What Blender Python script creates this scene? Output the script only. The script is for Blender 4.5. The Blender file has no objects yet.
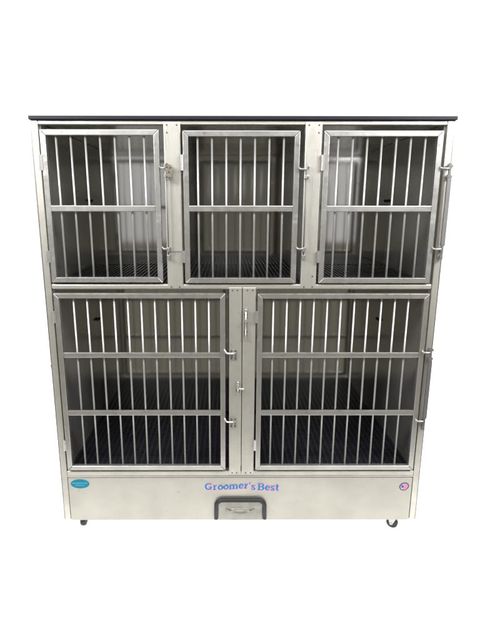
import bpy, bmesh, math, random
from mathutils import Vector, Matrix
random.seed(4)
S = bpy.context.scene
C = bpy.data.collections.new("cage"); S.collection.children.link(C)

# ------------------------------------------------------------------ materials
def new_mat(name):
    m = bpy.data.materials.new(name); m.use_nodes = True
    nt = m.node_tree; nt.nodes.clear()
    out = nt.nodes.new('ShaderNodeOutputMaterial'); b = nt.nodes.new('ShaderNodeBsdfPrincipled')
    nt.links.new(b.outputs[0], out.inputs[0]); return m, nt, b

def noise(nt, scale, vec=(1, 1, 1), detail=4, rough=.55):
    tc = nt.nodes.new('ShaderNodeTexCoord'); mp = nt.nodes.new('ShaderNodeMapping')
    mp.inputs['Scale'].default_value = vec
    n = nt.nodes.new('ShaderNodeTexNoise'); n.inputs['Scale'].default_value = scale
    n.inputs['Detail'].default_value = detail; n.inputs['Roughness'].default_value = rough
    nt.links.new(tc.outputs['Object'], mp.inputs[0]); nt.links.new(mp.outputs[0], n.inputs['Vector'])
    return n.outputs['Fac']

def ramp(nt, fac, a, b, lo=.3, hi=.7):
    r = nt.nodes.new('ShaderNodeMapRange'); r.inputs['From Min'].default_value = lo; r.inputs['From Max'].default_value = hi
    r.inputs['To Min'].default_value = a; r.inputs['To Max'].default_value = b
    nt.links.new(fac, r.inputs['Value']); return r.outputs[0]

def mixc(nt, fac, a, b):
    m = nt.nodes.new('ShaderNodeMix'); m.data_type = 'RGBA'
    for s, c in ((6, a), (7, b)):
        if isinstance(c, tuple): m.inputs[s].default_value = (*c, 1)
        else: nt.links.new(c, m.inputs[s])
    nt.links.new(fac, m.inputs[0]); return m.outputs[2]

def steel(name, col, rough, streak=(1, 1, 1), metallic=.75, bump=.12, stain=.10, wav=.25):
    """brushed stainless steel with smudges, fine grain along one axis and small stains"""
    m, nt, b = new_mat(name)
    smud = noise(nt, 7, (1, 1, 1), 5, .6); grain = noise(nt, 60, streak, 3, .6); spots = noise(nt, 38, (1, 1, 1), 6, .7)
    c2 = tuple(x*(1-stain*1.6) for x in col); c3 = (col[0]*.62, col[1]*.60, col[2]*.56)
    c = mixc(nt, ramp(nt, smud, 0, 1), col, c2)
    c = mixc(nt, ramp(nt, spots, 0, .75, .62, .78), c, c3)
    nt.links.new(c, b.inputs['Base Color'])
    ra = nt.nodes.new('ShaderNodeMath'); ra.operation = 'ADD'
    nt.links.new(ramp(nt, smud, rough-.05, rough+.07), ra.inputs[0]); nt.links.new(ramp(nt, grain, -.06, .06), ra.inputs[1])
    nt.links.new(ra.outputs[0], b.inputs['Roughness'])
    b.inputs['Metallic'].default_value = metallic
    bp = nt.nodes.new('ShaderNodeBump'); bp.inputs['Strength'].default_value = bump; bp.inputs['Distance'].default_value = .002
    nt.links.new(grain, bp.inputs['Height'])
    bw = nt.nodes.new('ShaderNodeBump'); bw.inputs['Strength'].default_value = wav; bw.inputs['Distance'].default_value = .01
    nt.links.new(noise(nt, 5, (1, 1, 1), 1), bw.inputs['Height']); nt.links.new(bw.outputs[0], bp.inputs['Normal'])
    nt.links.new(bp.outputs[0], b.inputs['Normal'])
    return m

def sheet(name, col, rough, metallic, streak):
    """smooth mill-finish sheet: faint vertical rolling marks, nearly mirror-like"""
    m, nt, b = new_mat(name)
    st = noise(nt, 22, (1, 1, .03), 2, .5); hz = noise(nt, 2.2, (1, 1, 1), 3, .5)
    c = mixc(nt, ramp(nt, st, 0, streak), col, tuple(x*.72 for x in col))
    c = mixc(nt, ramp(nt, hz, 0, .25), c, tuple(x*.8 for x in col))
    sp_ = noise(nt, 55, (1, 1, .6), 6, .75); c = mixc(nt, ramp(nt, sp_, 0, .5, .66, .76), c, tuple(x*.45 for x in col))
    nt.links.new(c, b.inputs['Base Color']); b.inputs['Metallic'].default_value = metallic
    nt.links.new(ramp(nt, hz, rough-.015, rough+.02), b.inputs['Roughness'])
    bp = nt.nodes.new('ShaderNodeBump'); bp.inputs['Strength'].default_value = .05; bp.inputs['Distance'].default_value = .01
    nt.links.new(noise(nt, 2.5, (1, 1, .4), 0), bp.inputs['Height']); nt.links.new(bp.outputs[0], b.inputs['Normal'])
    return m

def plain(name, col, rough=.5, metallic=0, var=.15, spec=.5):
    m, nt, b = new_mat(name)
    nt.links.new(mixc(nt, ramp(nt, noise(nt, 25), 0, 1), col, tuple(x*(1-var) for x in col)), b.inputs['Base Color'])
    b.inputs['Roughness'].default_value = rough; b.inputs['Metallic'].default_value = metallic
    b.inputs['Specular IOR Level'].default_value = spec
    return m

COL = (.55, .527, .465)
M = dict(
 post=steel('steel_upright', COL, .42, (6, 6, .25), .78, .14, .16),
 rail=steel('steel_rail', COL, .42, (.25, 6, 6), .78, .14, .14),
 edge=steel('steel_folded_edge', (.26, .25, .22), .42, (6, 6, .25), .9),
 tube=steel('steel_tube', (.50, .49, .455), .33, (1, 1, 1), .9),
 panel=steel('steel_bottom_panel', (.405, .388, .335), .42, (.3, 5, 5), .72, .13, .05),
 scuffed=steel('scuffed_steel_plate', (.37, .355, .31), .42, (1, 1, 1), .8, .15, .3),
 bar=steel('steel_bar', (.37, .365, .345), .46, (1, 1, .2), .7, .04),
 back=sheet('polished_back_sheet', (.43, .425, .395), .085, 1.0, .2),
 inner=sheet('inner_side_sheet', (.44, .43, .395), .19, .8, .35),
 hinge=plain('hinge_metal', (.62, .61, .58), .3, .9),
 rod=plain('dull_latch_metal', (.15, .147, .14), .6, .6),
 rodlight=plain('latch_metal', (.38, .37, .34), .36, .85),
 worn=steel('worn_latch_plate', (.30, .27, .20), .75, (1, 1, 1), .3, .8, .9),
 lid=plain('black_lid', (.012, .011, .016), .5, 0, .15, .18),
 mat=plain('black_ribbed_mat', (.012, .0125, .015), .5, 0, .3),
 grate=plain('black_grate', (.010, .010, .015), .5, 0, .3),
 dark=plain('tray_black', (.006, .006, .007), .7),  # near-black tray below the floor grates
 rubber=plain('black_rubber', (.012, .012, .012), .55),
 wheel=plain('wheel_rubber', (.035, .035, .033), .6),
 zinc=plain('zinc_bracket', (.50, .52, .50), .35, .8),
 rivet=plain('rivet_metal', (.10, .095, .085), .5, .8),
 seam=plain('seam_black', (.02, .02, .02), .8),
 teal=plain('teal_ink', (.004, .20, .36), .45, 0, .05, .12), pink=plain('pink_ink', (.78, .34, .52), .45, 0, .04, .15),
 oval=plain('teal_sticker', (.006, .18, .26), .4, 0, .08, .12), ovaltx=plain('pale_sticker_print', (.13, .40, .48), .4, 0, .1),
 navy=plain('navy_ink', (.045, .05, .12), .4), white=plain('white_ink', (.66, .62, .68), .4, 0, .03),
 red=plain('faded_red_ink', (.55, .12, .20), .4, 0, .05, .15), blue=plain('blue_ink', (.08, .09, .40), .4),
 floor=plain('white_floor_sheet', (.90, .90, .90), .8, 0, .02, .2),
)

# ------------------------------------------------------------------ mesh helpers
def link(name, bm, mat, parent=None, bevel=0, seg=2, smooth=False):
    me = bpy.data.meshes.new(name); bmesh.ops.recalc_face_normals(bm, faces=bm.faces[:]); bm.to_mesh(me); bm.free()
    me.materials.append(mat)
    if smooth: me.shade_smooth()
    o = bpy.data.objects.new(name, me); C.objects.link(o); o.parent = parent
    if bevel:
        b = o.modifiers.new('bevel', 'BEVEL'); b.width = bevel; b.segments = seg; b.limit_method = 'ANGLE'; b.angle_limit = math.radians(40)
    return o
def box(bm, x0, x1, y0, y1, z0, z1):
    v = [bm.verts.new(p) for p in ((x0,y0,z0),(x1,y0,z0),(x1,y1,z0),(x0,y1,z0),(x0,y0,z1),(x1,y0,z1),(x1,y1,z1),(x0,y1,z1))]
    for f in ((0,3,2,1),(4,5,6,7),(0,1,5,4),(1,2,6,5),(2,3,7,6),(3,0,4,7)): bm.faces.new([v[i] for i in f])
def prism(bm, poly, y0, y1):
    a = [bm.verts.new((x, y0, z)) for x, z in poly]; b = [bm.verts.new((x, y1, z)) for x, z in poly]; n = len(poly)
    bm.faces.new(a); bm.faces.new(b[::-1])
    for i in range(n): bm.faces.new((a[i], a[(i+1) % n], b[(i+1) % n], b[i]))
def tube(bm, pts, r, n=12):
    pts = [Vector(p) for p in pts]; rings = []; up = None
    for i, p in enumerate(pts):
        d = (pts[min(i+1, len(pts)-1)] - pts[max(i-1, 0)]).normalized()
        if up is None: up = d.orthogonal().normalized()
        up = (up - d*up.dot(d)).normalized(); s = d.cross(up)
        rings.append([bm.verts.new(p + (up*math.cos(2*math.pi*k/n) + s*math.sin(2*math.pi*k/n))*r) for k in range(n)])
    for a, b in zip(rings, rings[1:]):
        for k in range(n): bm.faces.new((a[k], a[(k+1) % n], b[(k+1) % n], b[k]))
    bm.faces.new(rings[0][::-1]); bm.faces.new(rings[-1])
def mb(fn, *a): bm = bmesh.new(); fn(bm, *a); return bm
def bx(name, mat, parent, *d, bevel=.0015, seg=2): return link(name, mb(box, *d), mat, parent, bevel, seg)
def arc(cx, cz, r, a0, a1, n=8, y=0): return [(cx+r*math.cos(a0+(a1-a0)*i/n), y, cz+r*math.sin(a0+(a1-a0)*i/n)) for i in range(n+1)]

W, D, B, T = .801, .62, .05, 1.755      # half width, depth, underside and top of the steel body
FZ = -.04                                # ground
root = bpy.data.objects.new('kennel_cage_bank', None); C.objects.link(root)
root['label'] = 'stainless steel dog cage with five barred doors, black lid and blue lettering on castors'
root['category'] = 'dog cage'

# ------------------------------------------------------------------ cabinet shell
bx('lid', M['lid'], root, -.8015, .8035, -.010, D+.01, T+.001, T+.0150, bevel=.003)
for s in (-1, 1):
    sp = bx('side_panel', M['post'], root, *sorted((s*.7715, s*.7965)), 0, D, B, T, bevel=.0015, seg=2)
    bx('folded_edge', M['edge'], sp, *sorted((s*.7968, s*W)), .0015, D, B, T, bevel=.0008)
    bx('inner_lining', M['inner'], sp, *sorted((s*.765, s*.7705)), .016, D-.006, .285, T-.012, bevel=0)
bx('top_rail', M['rail'], root, -.7705, .7705, .001, .03, 1.7405, T-.0005, bevel=.002)
bx('ceiling_panel', M['inner'], root, -.7645, .7645, .031, D-.006, 1.745, 1.752, bevel=0)
bx('back_panel', M['back'], root, -.7705, .7705, D-.005, D, B, T-.001, bevel=0)
sh = bx('shelf', M['inner'], root, -.7645, .7645, .026, D-.0055, 1.108, 1.124, bevel=0)
bx('shelf_rail', M['rail'], sh, -.7700, .7700, -.003, .025, 1.1145, 1.1345, bevel=.006, seg=4)
def rivets(par, pts, y):
    for x, z in pts:
        bm = bmesh.new(); bmesh.ops.create_cone(bm, cap_ends=True, segments=12, radius1=.0032, radius2=.002, depth=.002,
            matrix=Matrix.Translation((x, y-.001, z)) @ Matrix.Rotation(math.pi/2, 4, 'X')); link('rivet', bm, M['rivet'], par)
for s in (-1, 1):
    dv = bx('divider_post', M['post'], root, *sorted((s*.236, s*.2995)), -.005, .022, 1.1165, 1.7500, bevel=.0035, seg=4)
    bx('partition', M['inner'], dv, s*.268-.008, s*.268+.008, .023, D-.0055, 1.1245, 1.7445, bevel=0)
    x0, x1 = sorted((s*.236, s*.2995))
    pr = [(x0+.013, 1.738), (x1-.013, 1.738), (x0+.013 if s < 0 else x1-.013, 1.711), (x0+.015, 1.124), (x1-.015, 1.124)]
    if s > 0: pr.append((.283, 1.167))
    rivets(dv, pr, -.005)
for i, (x0, x1) in enumerate(((-.0515, .0005), (.0040, .0575))):
    cp = bx('centre_post', M['post'], root, x0, x1, -.006, .022, .2815, 1.1215, bevel=.003, seg=4)
    xs = (x0+.014, x0+.034) if i == 0 else (x0+.018, x0+.04)
    rivets(cp, [(x, 1.110) for x in xs] + [(x, .290) for x in xs], -.006)
bx('centre_partition', M['inner'], root, -.010, .012, .023, D-.0055, .286, 1.107, bevel=0)
# bottom ledge, drawer front
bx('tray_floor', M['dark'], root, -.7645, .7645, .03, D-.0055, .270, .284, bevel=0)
lg = bmesh.new(); prism(lg, [(-.7705, .2695), (.7705, .2695), (.7705, .2965), (-.7705, .2965)], -.002, .029)
ledge = link('ledge', lg, M['rail'], root, .003, 3)
bx('ledge_lip', M['tube'], ledge, -.7700, .7700, -.0055, -.0025, .2685, .2735, bevel=.0012)
panel = bx('bottom_panel', M['panel'], root, -.7685, .7675, -.004, .012, B+.0005, .2660, bevel=.002)
bx('panel_backing', M['seam'], root, -.7705, .7705, .014, .028, B+.002, .268, bevel=0)

# pull handle: black arch round a plate with a small oval recess
pl = bx('pull_plate', M['scuffed'], panel, -.100, .100, -.0062, -.0045, B+.002, .150, bevel=.0008)
pts = [(-.1095, -.013, B+.014), (-.1085, -.013, .118)] + arc(-.0785, .1275, .0300, math.pi, math.pi/2, 10, -.013) + \
      arc(.0785, .1275, .0300, math.pi/2, 0, 10, -.013) + [(.1085, -.013, .118), (.1095, -.013, B+.014)]
link('pull_handle', mb(tube, pts, .0096), M['rubber'], panel, smooth=True)
bm = bmesh.new()
def ell(cx, cz, a, b, y, n=36, rot=0): 
    return [(cx+a*math.cos(t)*math.cos(rot)-b*math.sin(t)*math.sin(rot), y, cz+a*math.cos(t)*math.sin(rot)+b*math.sin(t)*math.cos(rot)) for t in (2*math.pi*k/n for k in range(n))]
rings = [[bm.verts.new(p) for p in ell(0, .100, a, b, y)] for a, b, y in
         ((.047, .0165, -.0064), (.041, .0145, -.0115), (.034, .0115, -.0105), (.026, .008, -.0068), (.012, .0035, -.0066))]
for a, b in zip(rings, rings[1:]):
    for k in range(36): bm.faces.new((a[k], a[(k+1) % 36], b[(k+1) % 36], b[k]))
bm.faces.new(rings[-1]); link('oval_recess', bm, M['scuffed'], panel, smooth=True)
for s in (-1, 1):
    bm = bmesh.new(); tube(bm, [(s*.046, -.0075, .101), (s*.056, -.0085, .104), (s*.064, -.0075, .108)], .0032, 10)
    link('recess_tab', bm, M['scuffed'], panel, smooth=True)

# ------------------------------------------------------------------ compartments' floors
def ribs(x0, x1):
    bm = bmesh.new(); box(bm, x0, x1, .03, D-.012, 1.1245, 1.1285); n = round((x1-x0)/.0185); st = (x1-x0)/n
    for i in range(n): box(bm, x0+st*(i+.18), x0+st*(i+.72), .031, D-.013, 1.1286, 1.1400)
    return bm
for x0, x1 in ((-.762, -.280), (-.256, .256), (.280, .762)): link('floor_mat', ribs(x0, x1), M['mat'], root)
def grid(x0, x1):
    bm = bmesh.new(); n = round((x1-x0)/.026); st = (x1-x0)/n
    for i in range(n+1): box(bm, x0+st*i-.004, x0+st*i+.004, .031, D-.012, .2862, .3000)
    y = .04
    while y < D-.02: box(bm, x0, x1, y-.0035, y+.0035, .2866, .2985); y += .0165
    return bm
for x0, x1 in ((-.760, -.014), (.016, .760)): link('floor_grate', grid(x0, x1), M['grate'], root)

# ------------------------------------------------------------------ doors
def door(x0, x1, z0, z1, bars, rails, lean=0):
    t = .0205; w = x1-x0
    d = bpy.data.objects.new('door', None); C.objects.link(d); d.parent = root; d.location = (x0, 0, z0)
    ya, yb = -.012, .010
    bm = bmesh.new(); g = .0003
    X0, X1, Z0, Z1 = 0, w, 0, z1-z0
    for poly in ([(X0+g*2, Z0), (X1-g*2, Z0), (X1-t-g, Z0+t), (X0+t+g, Z0+t)], [(X0+t+g, Z1-t), (X1-t-g, Z1-t), (X1-g*2, Z1), (X0+g*2, Z1)],
                 [(X0, Z0+g), (X0+t, Z0+t+g), (X0+t, Z1-t-g), (X0, Z1-g)], [(X1-t, Z0+t+g), (X1, Z0+g), (X1, Z1-g), (X1-t, Z1-t-g)]):
        prism(bm, poly, ya, yb)
    link('frame', bm, M['tube'], d, .0022, 3)
    for r0, r1 in rails:
        bx('rail', M['tube'], d, X0+t+.0003, X1-t-.0003, ya+.0015, ya+.0125, r0-z0, r1-z0, bevel=.002)
    b0 = None
    for xb in bars:
        bm = bmesh.new(); tube(bm, [(xb-x0, .0045, t-.001), (xb-x0, .0045, Z1-t+.001)], .0040, 12)
        link('bar', bm, M['bar'], d, smooth=True)
    return d
def lin(a, b, n): return [a+(b-a)*i/(n-1) for i in range(n)]
def hinge(d, x, z0, z1):
    bm = bmesh.new(); ox, oz = d.location.x, d.location.z
    n = 5; h = (z1-z0)/n
    for i in range(n): tube(bm, [(x-ox, -.011, z0-oz+h*i+.0006), (x-ox, -.011, z0-oz+h*(i+1)-.0006)], .0052, 12)
    box(bm, x-ox-.0075, x-ox+.0075, -.0138, -.0122, z0-oz+.001, z1-oz-.001)
    link('hinge', bm, M['hinge'], d)
UR_R = [(1.421, 1.4435)]; LR_R = [(.826, .848), (.5665, .589)]
dUL = door(-.7630, -.3170, 1.1430, 1.7215, lin(-.708, -.375, 7), UR_R)
dUC = door(-.2275, .2160, 1.1405, 1.7180, lin(-.172, .156, 7), UR_R)
dUR = door(.3070, .7560, 1.1405, 1.7185, lin(.363, .694, 7), UR_R)
dLL = door(-.7620, -.0675, .3065, 1.0980, lin(-.687, -.135, 11), LR_R)
dLR = door(.0650, .7615, .3065, 1.0970, lin(.130, .683, 11), LR_R)
for d, x in ((dUL, -.7665), (dUC, -.2315), (dUR, .3040)):
    hinge(d, x, 1.573, 1.632); hinge(d, x, 1.222, 1.270)
for d, x in ((dLL, -.7660), (dLR, .0612)):
    hinge(d, x, .975, 1.026); hinge(d, x, .402, .452)
bx('hinge_strap', M['hinge'], root, -.293, -.238, -.0068, -.0053, 1.264, 1.270, bevel=0)

# ------------------------------------------------------------------ latches: hooks on a turning rod
def latch(x, zt, zb, rod_r=.004, flat=False, mat='rodlight', rmat='rod', hook=.03, plate=True, rod=True):
    l = bpy.data.objects.new('latch', None); C.objects.link(l); l.parent = root; l.location = (x, 0, zb)
    h = zt-zb
    if rod:
        bm = bmesh.new()
        if flat: box(bm, -.0075, .0075, -.024, -.015, .012, h-.035)
        tube(bm, [(0, -.018, -.04), (0, -.018, h+.018)], rod_r)
        link('rod', bm, M[rmat], l, 0, smooth=not flat)
    for z in (0, h):
        bm = bmesh.new()
        tube(bm, [(.004, -.017, z), (-.004, -.021, z), (-.012, -.024, z-.001), (-hook+.006, -.022, z-.001), (-hook, -.017, z+.002), (-hook-.001, -.011, z+.006)], .0036, 10)
        link('hook', bm, M[mat], l, smooth=True)
    for z in ((h+.008, h-.030) if h > .2 else (0,)):
        bm = bmesh.new()
        box(bm, -.006, .010, -.0135, -.0055, z-.007, z+.007); tube(bm, [(-.003, -.019, z-.0065), (-.003, -.019, z+.0065)], .0065, 12)
        box(bm, .004, .013, -.0165, -.0055, z-.004, z+.004)
        link('bracket', bm, M[rmat if flat else mat], l, .001)
    for z in (-.004, -.034):
        bm = bmesh.new()
        box(bm, -.005, .009, -.013, -.0055, z-.009, z+.009); tube(bm, [(-.001, -.019, z-.008), (-.001, -.019, z+.008)], .0062, 12)
        link('bracket', bm, M[rmat if flat else mat], l, .001)
    return l
l1 = latch(-.291, 1.583, 1.279, .0025, hook=.022)
bm = bmesh.new()
prism(bm, [(-.004, .314), (.004, .322), (.011, .317), (.020, .312), (.025, .300), (.029, .295), (.024, .281), (.020, .277), (.016, .262), (.008, .258), (.005, .263), (-.002, .260), (-.002, .275), (.003, .284), (-.001, .297)], -.030, -.0245)
link('worn_plate', bm, M['worn'], l1, .0015)
rivets(l1, [(.004, .306), (.016, .304), (.003, .270), (.012, .268), (.011, .288)], -.030)
latch(.2420, 1.580, 1.279, .0027, hook=.026)
latch(.7880, 1.583, 1.278, .0055, True, 'rodlight', 'rod', .034)
latch(.7860, .852, .545, .0055, True, 'rodlight', 'rod', .034)
# lower left door: two hooks on short brackets, no rod
for z in (.852, .545):
    l = bpy.data.objects.new('latch', None); C.objects.link(l); l.parent = root; l.location = (-.050, 0, z)
    bm = bmesh.new(); box(bm, .003, .030, -.009, -.0062, -.036, .008); tube(bm, [(.016, -.0105, -.034), (.016, -.0105, .006)], .0045, 10)
    link('bracket', bm, M['rodlight'], l, .001)
    bm = bmesh.new(); tube(bm, [(.026, -.013, -.006), (.006, -.018, -.006), (-.010, -.021, -.004), (-.018, -.020, .004), (-.021, -.016, .014)], .0038, 10)
    link('hook', bm, M['hinge'], l, smooth=True)
    rivets(l, [(.008, .003), (.025, .003), (.008, -.030), (.025, -.030)], -.009)
# sliding bolts on the centre posts
def bolt(x, z0, z1, arm):
    l = bpy.data.objects.new('bolt', None); C.objects.link(l); l.parent = root; l.location = (x, 0, z0); h = z1-z0
    bm = bmesh.new(); box(bm, -.008, .008, -.009, -.0062, 0, h); link('base_plate', bm, M['rodlight'], l, .001)
    bm = bmesh.new(); tube(bm, [(0, -.0135, .003), (0, -.0135, h-.003)], .0036, 10); link('slide', bm, M['hinge'], l, smooth=True)
    for z in (.006, h*.62, h-.008): bx('guide', M['hinge'], l, -.0065, .0065, -.0185, -.0092, z-.0045, z+.0045, bevel=.0015)
    if arm:
        bm = bmesh.new(); tube(bm, [(0, -.0145, h*.45), (.012, -.020, h*.45), (.026, -.020, h*.44)], .0036, 10); link('knob', bm, M['hinge'], l, smooth=True)
    rivets(l, [(-.005, h*.25), (.005, h*.25), (-.005, h*.8), (.005, h*.8)], -.009)
bolt(-.014, .666, .722, True)
bolt(.0165, .905, 1.036, False)
bx('screw_head', M['seam'], root, -.8035, -.8005, .004, .014, .778, .790, bevel=.0005)

# ------------------------------------------------------------------ castors
def castor(x, y, rz, br):
    c = bpy.data.objects.new('castor', None); C.objects.link(c); c.parent = root; c.location = (x, y, FZ); c.rotation_euler.z = rz
    r = .026; w = .012
    bm = bmesh.new(); prof = [(-w, r*.45), (-w, r*.86), (-w*.6, r), (w*.6, r), (w, r*.86), (w, r*.45)]
    n = 28; rr = [[bm.verts.new((px, q*math.cos(2*math.pi*k/n), r+q*math.sin(2*math.pi*k/n))) for k in range(n)] for px, q in prof]
    for a, b in zip(rr, rr[1:]):
        for k in range(n): bm.faces.new((a[k], a[(k+1) % n], b[(k+1) % n], b[k]))
    bm.faces.new(rr[0]); bm.faces.new(rr[-1][::-1]); link('wheel', bm, M['wheel'], c, smooth=False)
    bm = bmesh.new(); box(bm, -.024, .024, -.028, .028, .0835, .0895)
    bmesh.ops.create_cone(bm, cap_ends=True, segments=24, radius1=.017, radius2=.017, depth=.010, matrix=Matrix.Translation((0, .004, .078)))
    for s in (-1, 1):
        v = [(-.004, r-.006), (.006, r-.008), (.022, .066), (.022, .0725), (-.022, .0725), (-.022, .062)]
        a = [bm.verts.new((s*(w+.0025), p, q)) for p, q in v]; b = [bm.verts.new((s*(w+.0045), p, q)) for p, q in v]
        bm.faces.new(a); bm.faces.new(b[::-1])
        for i in range(6): bm.faces.new((a[i], a[(i+1) % 6], b[(i+1) % 6], b[i]))
    tube(bm, [(-w-.006, 0, r), (w+.006, 0, r)], .004, 10)
    link('bracket', bm, M[br], c, .0006)
castor(-.742, .090, 0, 'rubber'); castor(.722, .070, 1.0, 'zinc'); castor(-.742, .54, .2, 'rubber'); castor(.722, .54, -.3, 'zinc')

# ------------------------------------------------------------------ lettering: brush strokes with slab serifs
def seg_arc(cx, cy, rx, ry, a0, a1, n=14): return [(cx+rx*math.cos(math.radians(a0+(a1-a0)*i/n)), cy+ry*math.sin(math.radians(a0+(a1-a0)*i/n))) for i in range(n+1)]
K, k_, s_ = .17, .10, .085      # thick, thin, serif
# glyph: (advance, [(points, width-at-points function)])
def th(p, q): return lambda t: p+(q-p)*math.sin(math.pi*t)
G = {
 'G': (.86, [(seg_arc(.40, .5, .31, .42, 55, 325, 22), th(k_, K)), ([(.66, .98), (.66, .68)], lambda t: .08), ([(.64, .10), (.64, .42)], lambda t: K), ([(.46, .42), (.80, .42)], lambda t: s_)]),
 'r': (.52, [([(.17, .03), (.17, .66)], lambda t: K), ([(.02, .04), (.34, .04)], lambda t: s_), ([(.02, .66), (.18, .66)], lambda t: s_), ([(.20, .48), (.30, .62), (.42, .62)], lambda t: .10+.06*t)]),
 'o': (.60, [(seg_arc(.30, .34, .205, .30, 90, 450, 26), lambda t: k_+(K-k_)*abs(math.sin(2*math.pi*t)))]),
 'm': (1.02, [([(.16, .03), (.16, .66)], lambda t: K), ([(.02, .66), (.17, .66)], lambda t: s_)] + [([(x, .03), (x, .46)], lambda t: K) for x in (.50, .84)] +
       [(seg_arc(x, .46, .17, .18, 180, 0, 10), lambda t: .10+.06*t) for x in (.33, .67)] + [([(x-.13, .04), (x+.13, .04)], lambda t: s_) for x in (.16, .50, .84)]),
 'e': (.58, [(seg_arc(.30, .34, .205, .30, 0, 318, 24), lambda t: k_+(K-k_)*math.sin(math.pi*min(1, t))), ([(.12, .36), (.50, .36)], lambda t: .08)]),
 "'": (.24, [([(.11, .96), (.08, .68)], lambda t: .15-.08*t)]),
 's': (.50, [(seg_arc(.25, .50, .14, .14, 30, 250, 10)+seg_arc(.25, .18, .16, .14, 80, -145, 12), th(.09, .15)), ([(.40, .66), (.40, .48)], lambda t: .06), ([(.07, .02), (.07, .22)], lambda t: .06)]),
 'B': (.82, [([(.20, .04), (.20, .96)], lambda t: K), ([(.03, .955), (.42, .955)], lambda t: .09), ([(.03, .045), (.42, .045)], lambda t: .09), ([(.2, .52), (.42, .52)], lambda t: .09),
       (seg_arc(.40, .735, .24, .22, 90, -90, 12), th(.09, K)), (seg_arc(.42, .285, .27, .24, 90, -90, 12), th(.09, K))]),
 't': (.48, [([(.22, .92), (.22, .14)], lambda t: K), (seg_arc(.33, .16, .11, .12, 180, 320, 8), lambda t: .12-.04*t), ([(.03, .66), (.42, .66)], lambda t: .09)]),
 ' ': (.16, []),
}
def wave(u):      # baseline rise along the word, sample points from left to right
    P = [(0, .000), (.15, .000), (.35, .0035), (.52, .008), (.60, .004), (.68, -.001), (.85, -.002), (1, -.005)]
    for (a, b), (c, d) in zip(P, P[1:]):
        if u <= c: return b+(d-b)*(u-a)/(c-a)
    return P[-1][1]
word = "Groomer's Best"; total = sum(G[c][0] for c in word); X0, X1 = -.160, .174; sx = (X1-X0)/total; sz = .0335; Z0 = .2045
def lettering(grow, y):
    bm = bmesh.new(); cx = 0; q = 0
    for ch in word:
        adv, strokes = G[ch]
        for pts, wf in strokes:
            q += 1; yy = y-q*.00001; n = len(pts)
            def mp(x, z):
                u = (cx+x)/total; return (X0+(cx+x+.03*z)*sx+(.0008 if grow else 0), yy, Z0+z*sz+wave(u)-(.0008 if grow else 0))
            L = []; R = []
            for i, (px, pz) in enumerate(pts):
                a = pts[max(i-1, 0)]; b = pts[min(i+1, n-1)]; dx, dz = b[0]-a[0], b[1]-a[1]; l = math.hypot(dx, dz) or 1; dx /= l; dz /= l
                h = wf(i/(n-1))*.5*1.14+grow; e = (grow if grow else .01)*(-1 if i == 0 else 1 if i == n-1 else 0)
                x_, z_ = px+dx*e, pz+dz*e
                L.append(bm.verts.new(mp(x_-dz*h, z_+dx*h))); R.append(bm.verts.new(mp(x_+dz*h, z_-dx*h)))
            for i in range(n-1): bm.faces.new((L[i], L[i+1], R[i+1], R[i]))
        cx += adv
    return bm
link('lettering_outline', lettering(.060, -.0045), M['pink'], panel)
link('lettering', lettering(0, -.0052), M['teal'], panel)

# oval sticker
def flat_oval(cx, cz, a, b, y, rot=0, th=.0004, n=40):
    bm = bmesh.new(); prism(bm, [(p[0], p[2]) for p in ell(cx, cz, a, b, 0, n, rot)], y, y+th); return bm
ov = link('oval_sticker', flat_oval(-.7155, .2355, .0415, .0225, -.0048), M['oval'], panel)
bm = bmesh.new(); rnd = random.Random(2); x = -.749
while x < -.684:
    w = rnd.uniform(.0030, .0048); h = .0068
    k = rnd.randrange(3)
    box(bm, x, x+.0013, -.0052, -.0049, .2345, .2345+h)
    if k != 1: box(bm, x+.0013, x+w, -.0052, -.0049, .2345+h-.0016, .2345+h)
    if k != 2: box(bm, x+.0013, x+w, -.0052, -.0049, .2345+.0026, .2345+.0042)
    if k == 1: box(bm, x+w-.0013, x+w, -.0052, -.0049, .2345+.0042, .2345+h)
    x += w+.0014
x = -.738
while x < -.694: w = rnd.uniform(.0015, .004); box(bm, x, x+w, -.0052, -.0049, .2265, .2290); x += w+.0014
link('print', bm, M['ovaltx'], ov)
# round flag sticker
FX, FZc, ro = .7330, .2200, math.radians(28)
fl = link('flag_sticker', flat_oval(FX, FZc, .0220, .0192, -.0048, ro), M['navy'], panel)
link('sticker_field', flat_oval(FX, FZc, .0165, .0140, -.0053, ro), M['white'], fl)
bm = bmesh.new(); a, b = .0155, .0130
def loc(x, z): return (FX+x*math.cos(ro)-z*math.sin(ro), FZc+x*math.sin(ro)+z*math.cos(ro))
for i in range(5):
    z = -.0115+i*.0052; z2 = z+.0034
    f = lambda zz: a*math.sqrt(max(0, 1-(zz/b)**2))
    l0, l1_ = (-f(z), -f(z2)) if z < -.001 else (.0, .0)
    l0 = max(l0, -.012)
    prism(bm, [loc(l0, z), loc(f(z), z), loc(f(z2), z2), loc(max(l1_, -.012) if z < -.001 else 0, z2)], -.0057, -.0054)
link('stripes', bm, M['red'], fl)
bm = bmesh.new(); prism(bm, [loc(-.0145, .000), loc(-.001, .000), loc(-.001, .0125), loc(-.0085, .0115), loc(-.0125, .007)], -.0057, -.0054)
link('canton', bm, M['blue'], fl)

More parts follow.
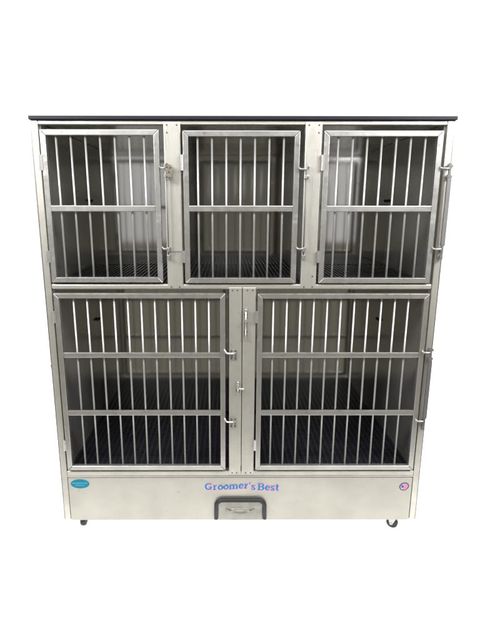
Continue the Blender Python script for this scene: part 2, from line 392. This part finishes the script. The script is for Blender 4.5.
# ------------------------------------------------------------------ added translucent white floor, lit from beneath to erase the shadow under the cage
m = bpy.data.materials.new('added_floor_white'); m.use_nodes = True; n_ = m.node_tree; n_.nodes.clear()
o_ = n_.nodes.new('ShaderNodeOutputMaterial'); mx = n_.nodes.new('ShaderNodeMixShader'); df = n_.nodes.new('ShaderNodeBsdfDiffuse'); tr = n_.nodes.new('ShaderNodeBsdfTranslucent')
df.inputs[0].default_value = (.9, .9, .9, 1); tr.inputs[0].default_value = (.95, .95, .95, 1); mx.inputs[0].default_value = .6
n_.links.new(df.outputs[0], mx.inputs[1]); n_.links.new(tr.outputs[0], mx.inputs[2]); n_.links.new(mx.outputs[0], o_.inputs[0])
bm = bmesh.new(); v = [bm.verts.new(p) for p in ((-6, -.66, FZ), (6, -.66, FZ), (6, 7, FZ), (-6, 7, FZ))]; bm.faces.new(v)
fo = link('floor', bm, m); fo['kind'] = 'structure'
for x, y in ((-.757, .602), (.757, .602)):
    for z in (1.468, .845):
        bm = bmesh.new(); tube(bm, [(x, y+.012, z), (x, y-.008, z)], .007, 14); link('bolt_head', bm, M['seam'], root, .002)

# ------------------------------------------------------------------ surroundings: plain white background behind, dim beige room in front
w = bpy.data.worlds.new("World"); S.world = w; w.use_nodes = True; nt = w.node_tree; nt.nodes.clear()
wo = nt.nodes.new('ShaderNodeOutputWorld'); bg = nt.nodes.new('ShaderNodeBackground'); tc = nt.nodes.new('ShaderNodeTexCoord')
sp = nt.nodes.new('ShaderNodeSeparateXYZ'); nt.links.new(tc.outputs['Generated'], sp.inputs[0])
mr = nt.nodes.new('ShaderNodeMapRange'); mr.interpolation_type = 'SMOOTHSTEP'
mr.inputs['From Min'].default_value = -.12; mr.inputs['From Max'].default_value = .3
nt.links.new(sp.outputs['Y'], mr.inputs['Value'])
dn = nt.nodes.new('ShaderNodeMapRange'); dn.inputs['From Min'].default_value = -.20; dn.inputs['From Max'].default_value = .12
nt.links.new(sp.outputs['Z'], dn.inputs['Value'])
front = mixc(nt, dn.outputs[0], (.28, .268, .22), (.17, .165, .145))
colr = mixc(nt, mr.outputs[0], front, (1.25, 1.25, 1.25))
nt.links.new(colr, bg.inputs[0]); bg.inputs[1].default_value = 1.0; nt.links.new(bg.outputs[0], wo.inputs[0])

def lamp(name, loc, aim, sx_, sy_, power, col=(1, 1, 1)):
    l = bpy.data.lights.new(name, 'AREA'); l.shape = 'RECTANGLE'; l.size = sx_; l.size_y = sy_; l.energy = power; l.color = col
    o = bpy.data.objects.new(name, l); C.objects.link(o); o.location = loc
    o.rotation_euler = (Vector(aim)-Vector(loc)).to_track_quat('-Z', 'Y').to_euler()
lamp('added_underlight', (0, 3.6, FZ-.14), (0, 3.6, 0), 13, 8.8, 2.05*math.pi*114.4, (1, 1, 1))  # added lamp below the floor, keeps it white and shadowless
lamp('overhead_lamp', (0, -1.25, 2.75), (0, 0, 1.3), 2.6, .5, 46, (.96, .975, 1))
lamp('left_added_panel', (-1.22, -3.0, 1.62), (-1.0, .2, 1.5), .95, 1.25, 2.7, (.93, .93, 1))  # added light panel, mirrored as the glow in the upper left back wall
lamp('right_added_panel', (1.45, -3.0, 1.62), (1.3, .2, 1.5), .66, 1.25, 2.1, (.93, .93, 1))  # added likewise for the glow in the upper right back wall
lamp('tube_light', (-1.10, -2.6, 2.20), (-1.10, .6, 2.1), .62, .045, .85)
lamp('small_light', (-1.35, -2.6, 2.09), (-1.35, .6, 2.09), .11, .06, .35)
lamp('window_light', (1.32, -2.6, 2.07), (1.32, .6, 2.07), .25, .15, 1.3)
lamp('window_light', (1.12, -2.6, 2.15), (1.12, .6, 2.1), .22, .04, .25)
lamp('added_corner_lamp', (-1.7, -1.0, 2.4), (-.8, 0, 1.6), .6, .6, 82, (.95, .96, 1))  # added to whiten the upper left corner of the cage
lamp('added_corner_lamp', (1.7, -1.0, 2.4), (.8, 0, 1.6), .6, .6, 82, (.95, .96, 1))  # same addition for the upper right corner

# ------------------------------------------------------------------ camera
cd = bpy.data.cameras.new('Camera'); cam = bpy.data.objects.new('Camera', cd); C.objects.link(cam); S.camera = cam
yaw, pit, rol = -.00374723, -.23238585, -.00080799
q = (Matrix.Rotation(yaw, 3, 'Z') @ Matrix.Rotation(pit, 3, 'X') @ Matrix.Rotation(rol, 3, 'Y'))
right, fwd, up = q.col[0], q.col[1], q.col[2]
CX, CY, CZ = -.05922858, -1.94341117, 1.44524757
Rm = Matrix((right, up, -fwd)).transposed(); cam.matrix_world = Matrix.Translation((CX, CY, CZ)) @ Rm.to_4x4()
cd.sensor_fit = 'VERTICAL'; cd.sensor_height = 24; cd.lens = 485/640*24
cd.shift_x = (240-229)/640; cd.clip_end = 200
S.render.engine = 'CYCLES'
S.render.resolution_x = 768; S.render.resolution_y = 1024
S.view_settings.view_transform = 'Standard'; S.view_settings.look = 'None'; S.view_settings.exposure = 0; S.view_settings.gamma = 1
S.cycles.max_bounces = 10; S.cycles.glossy_bounces = 8
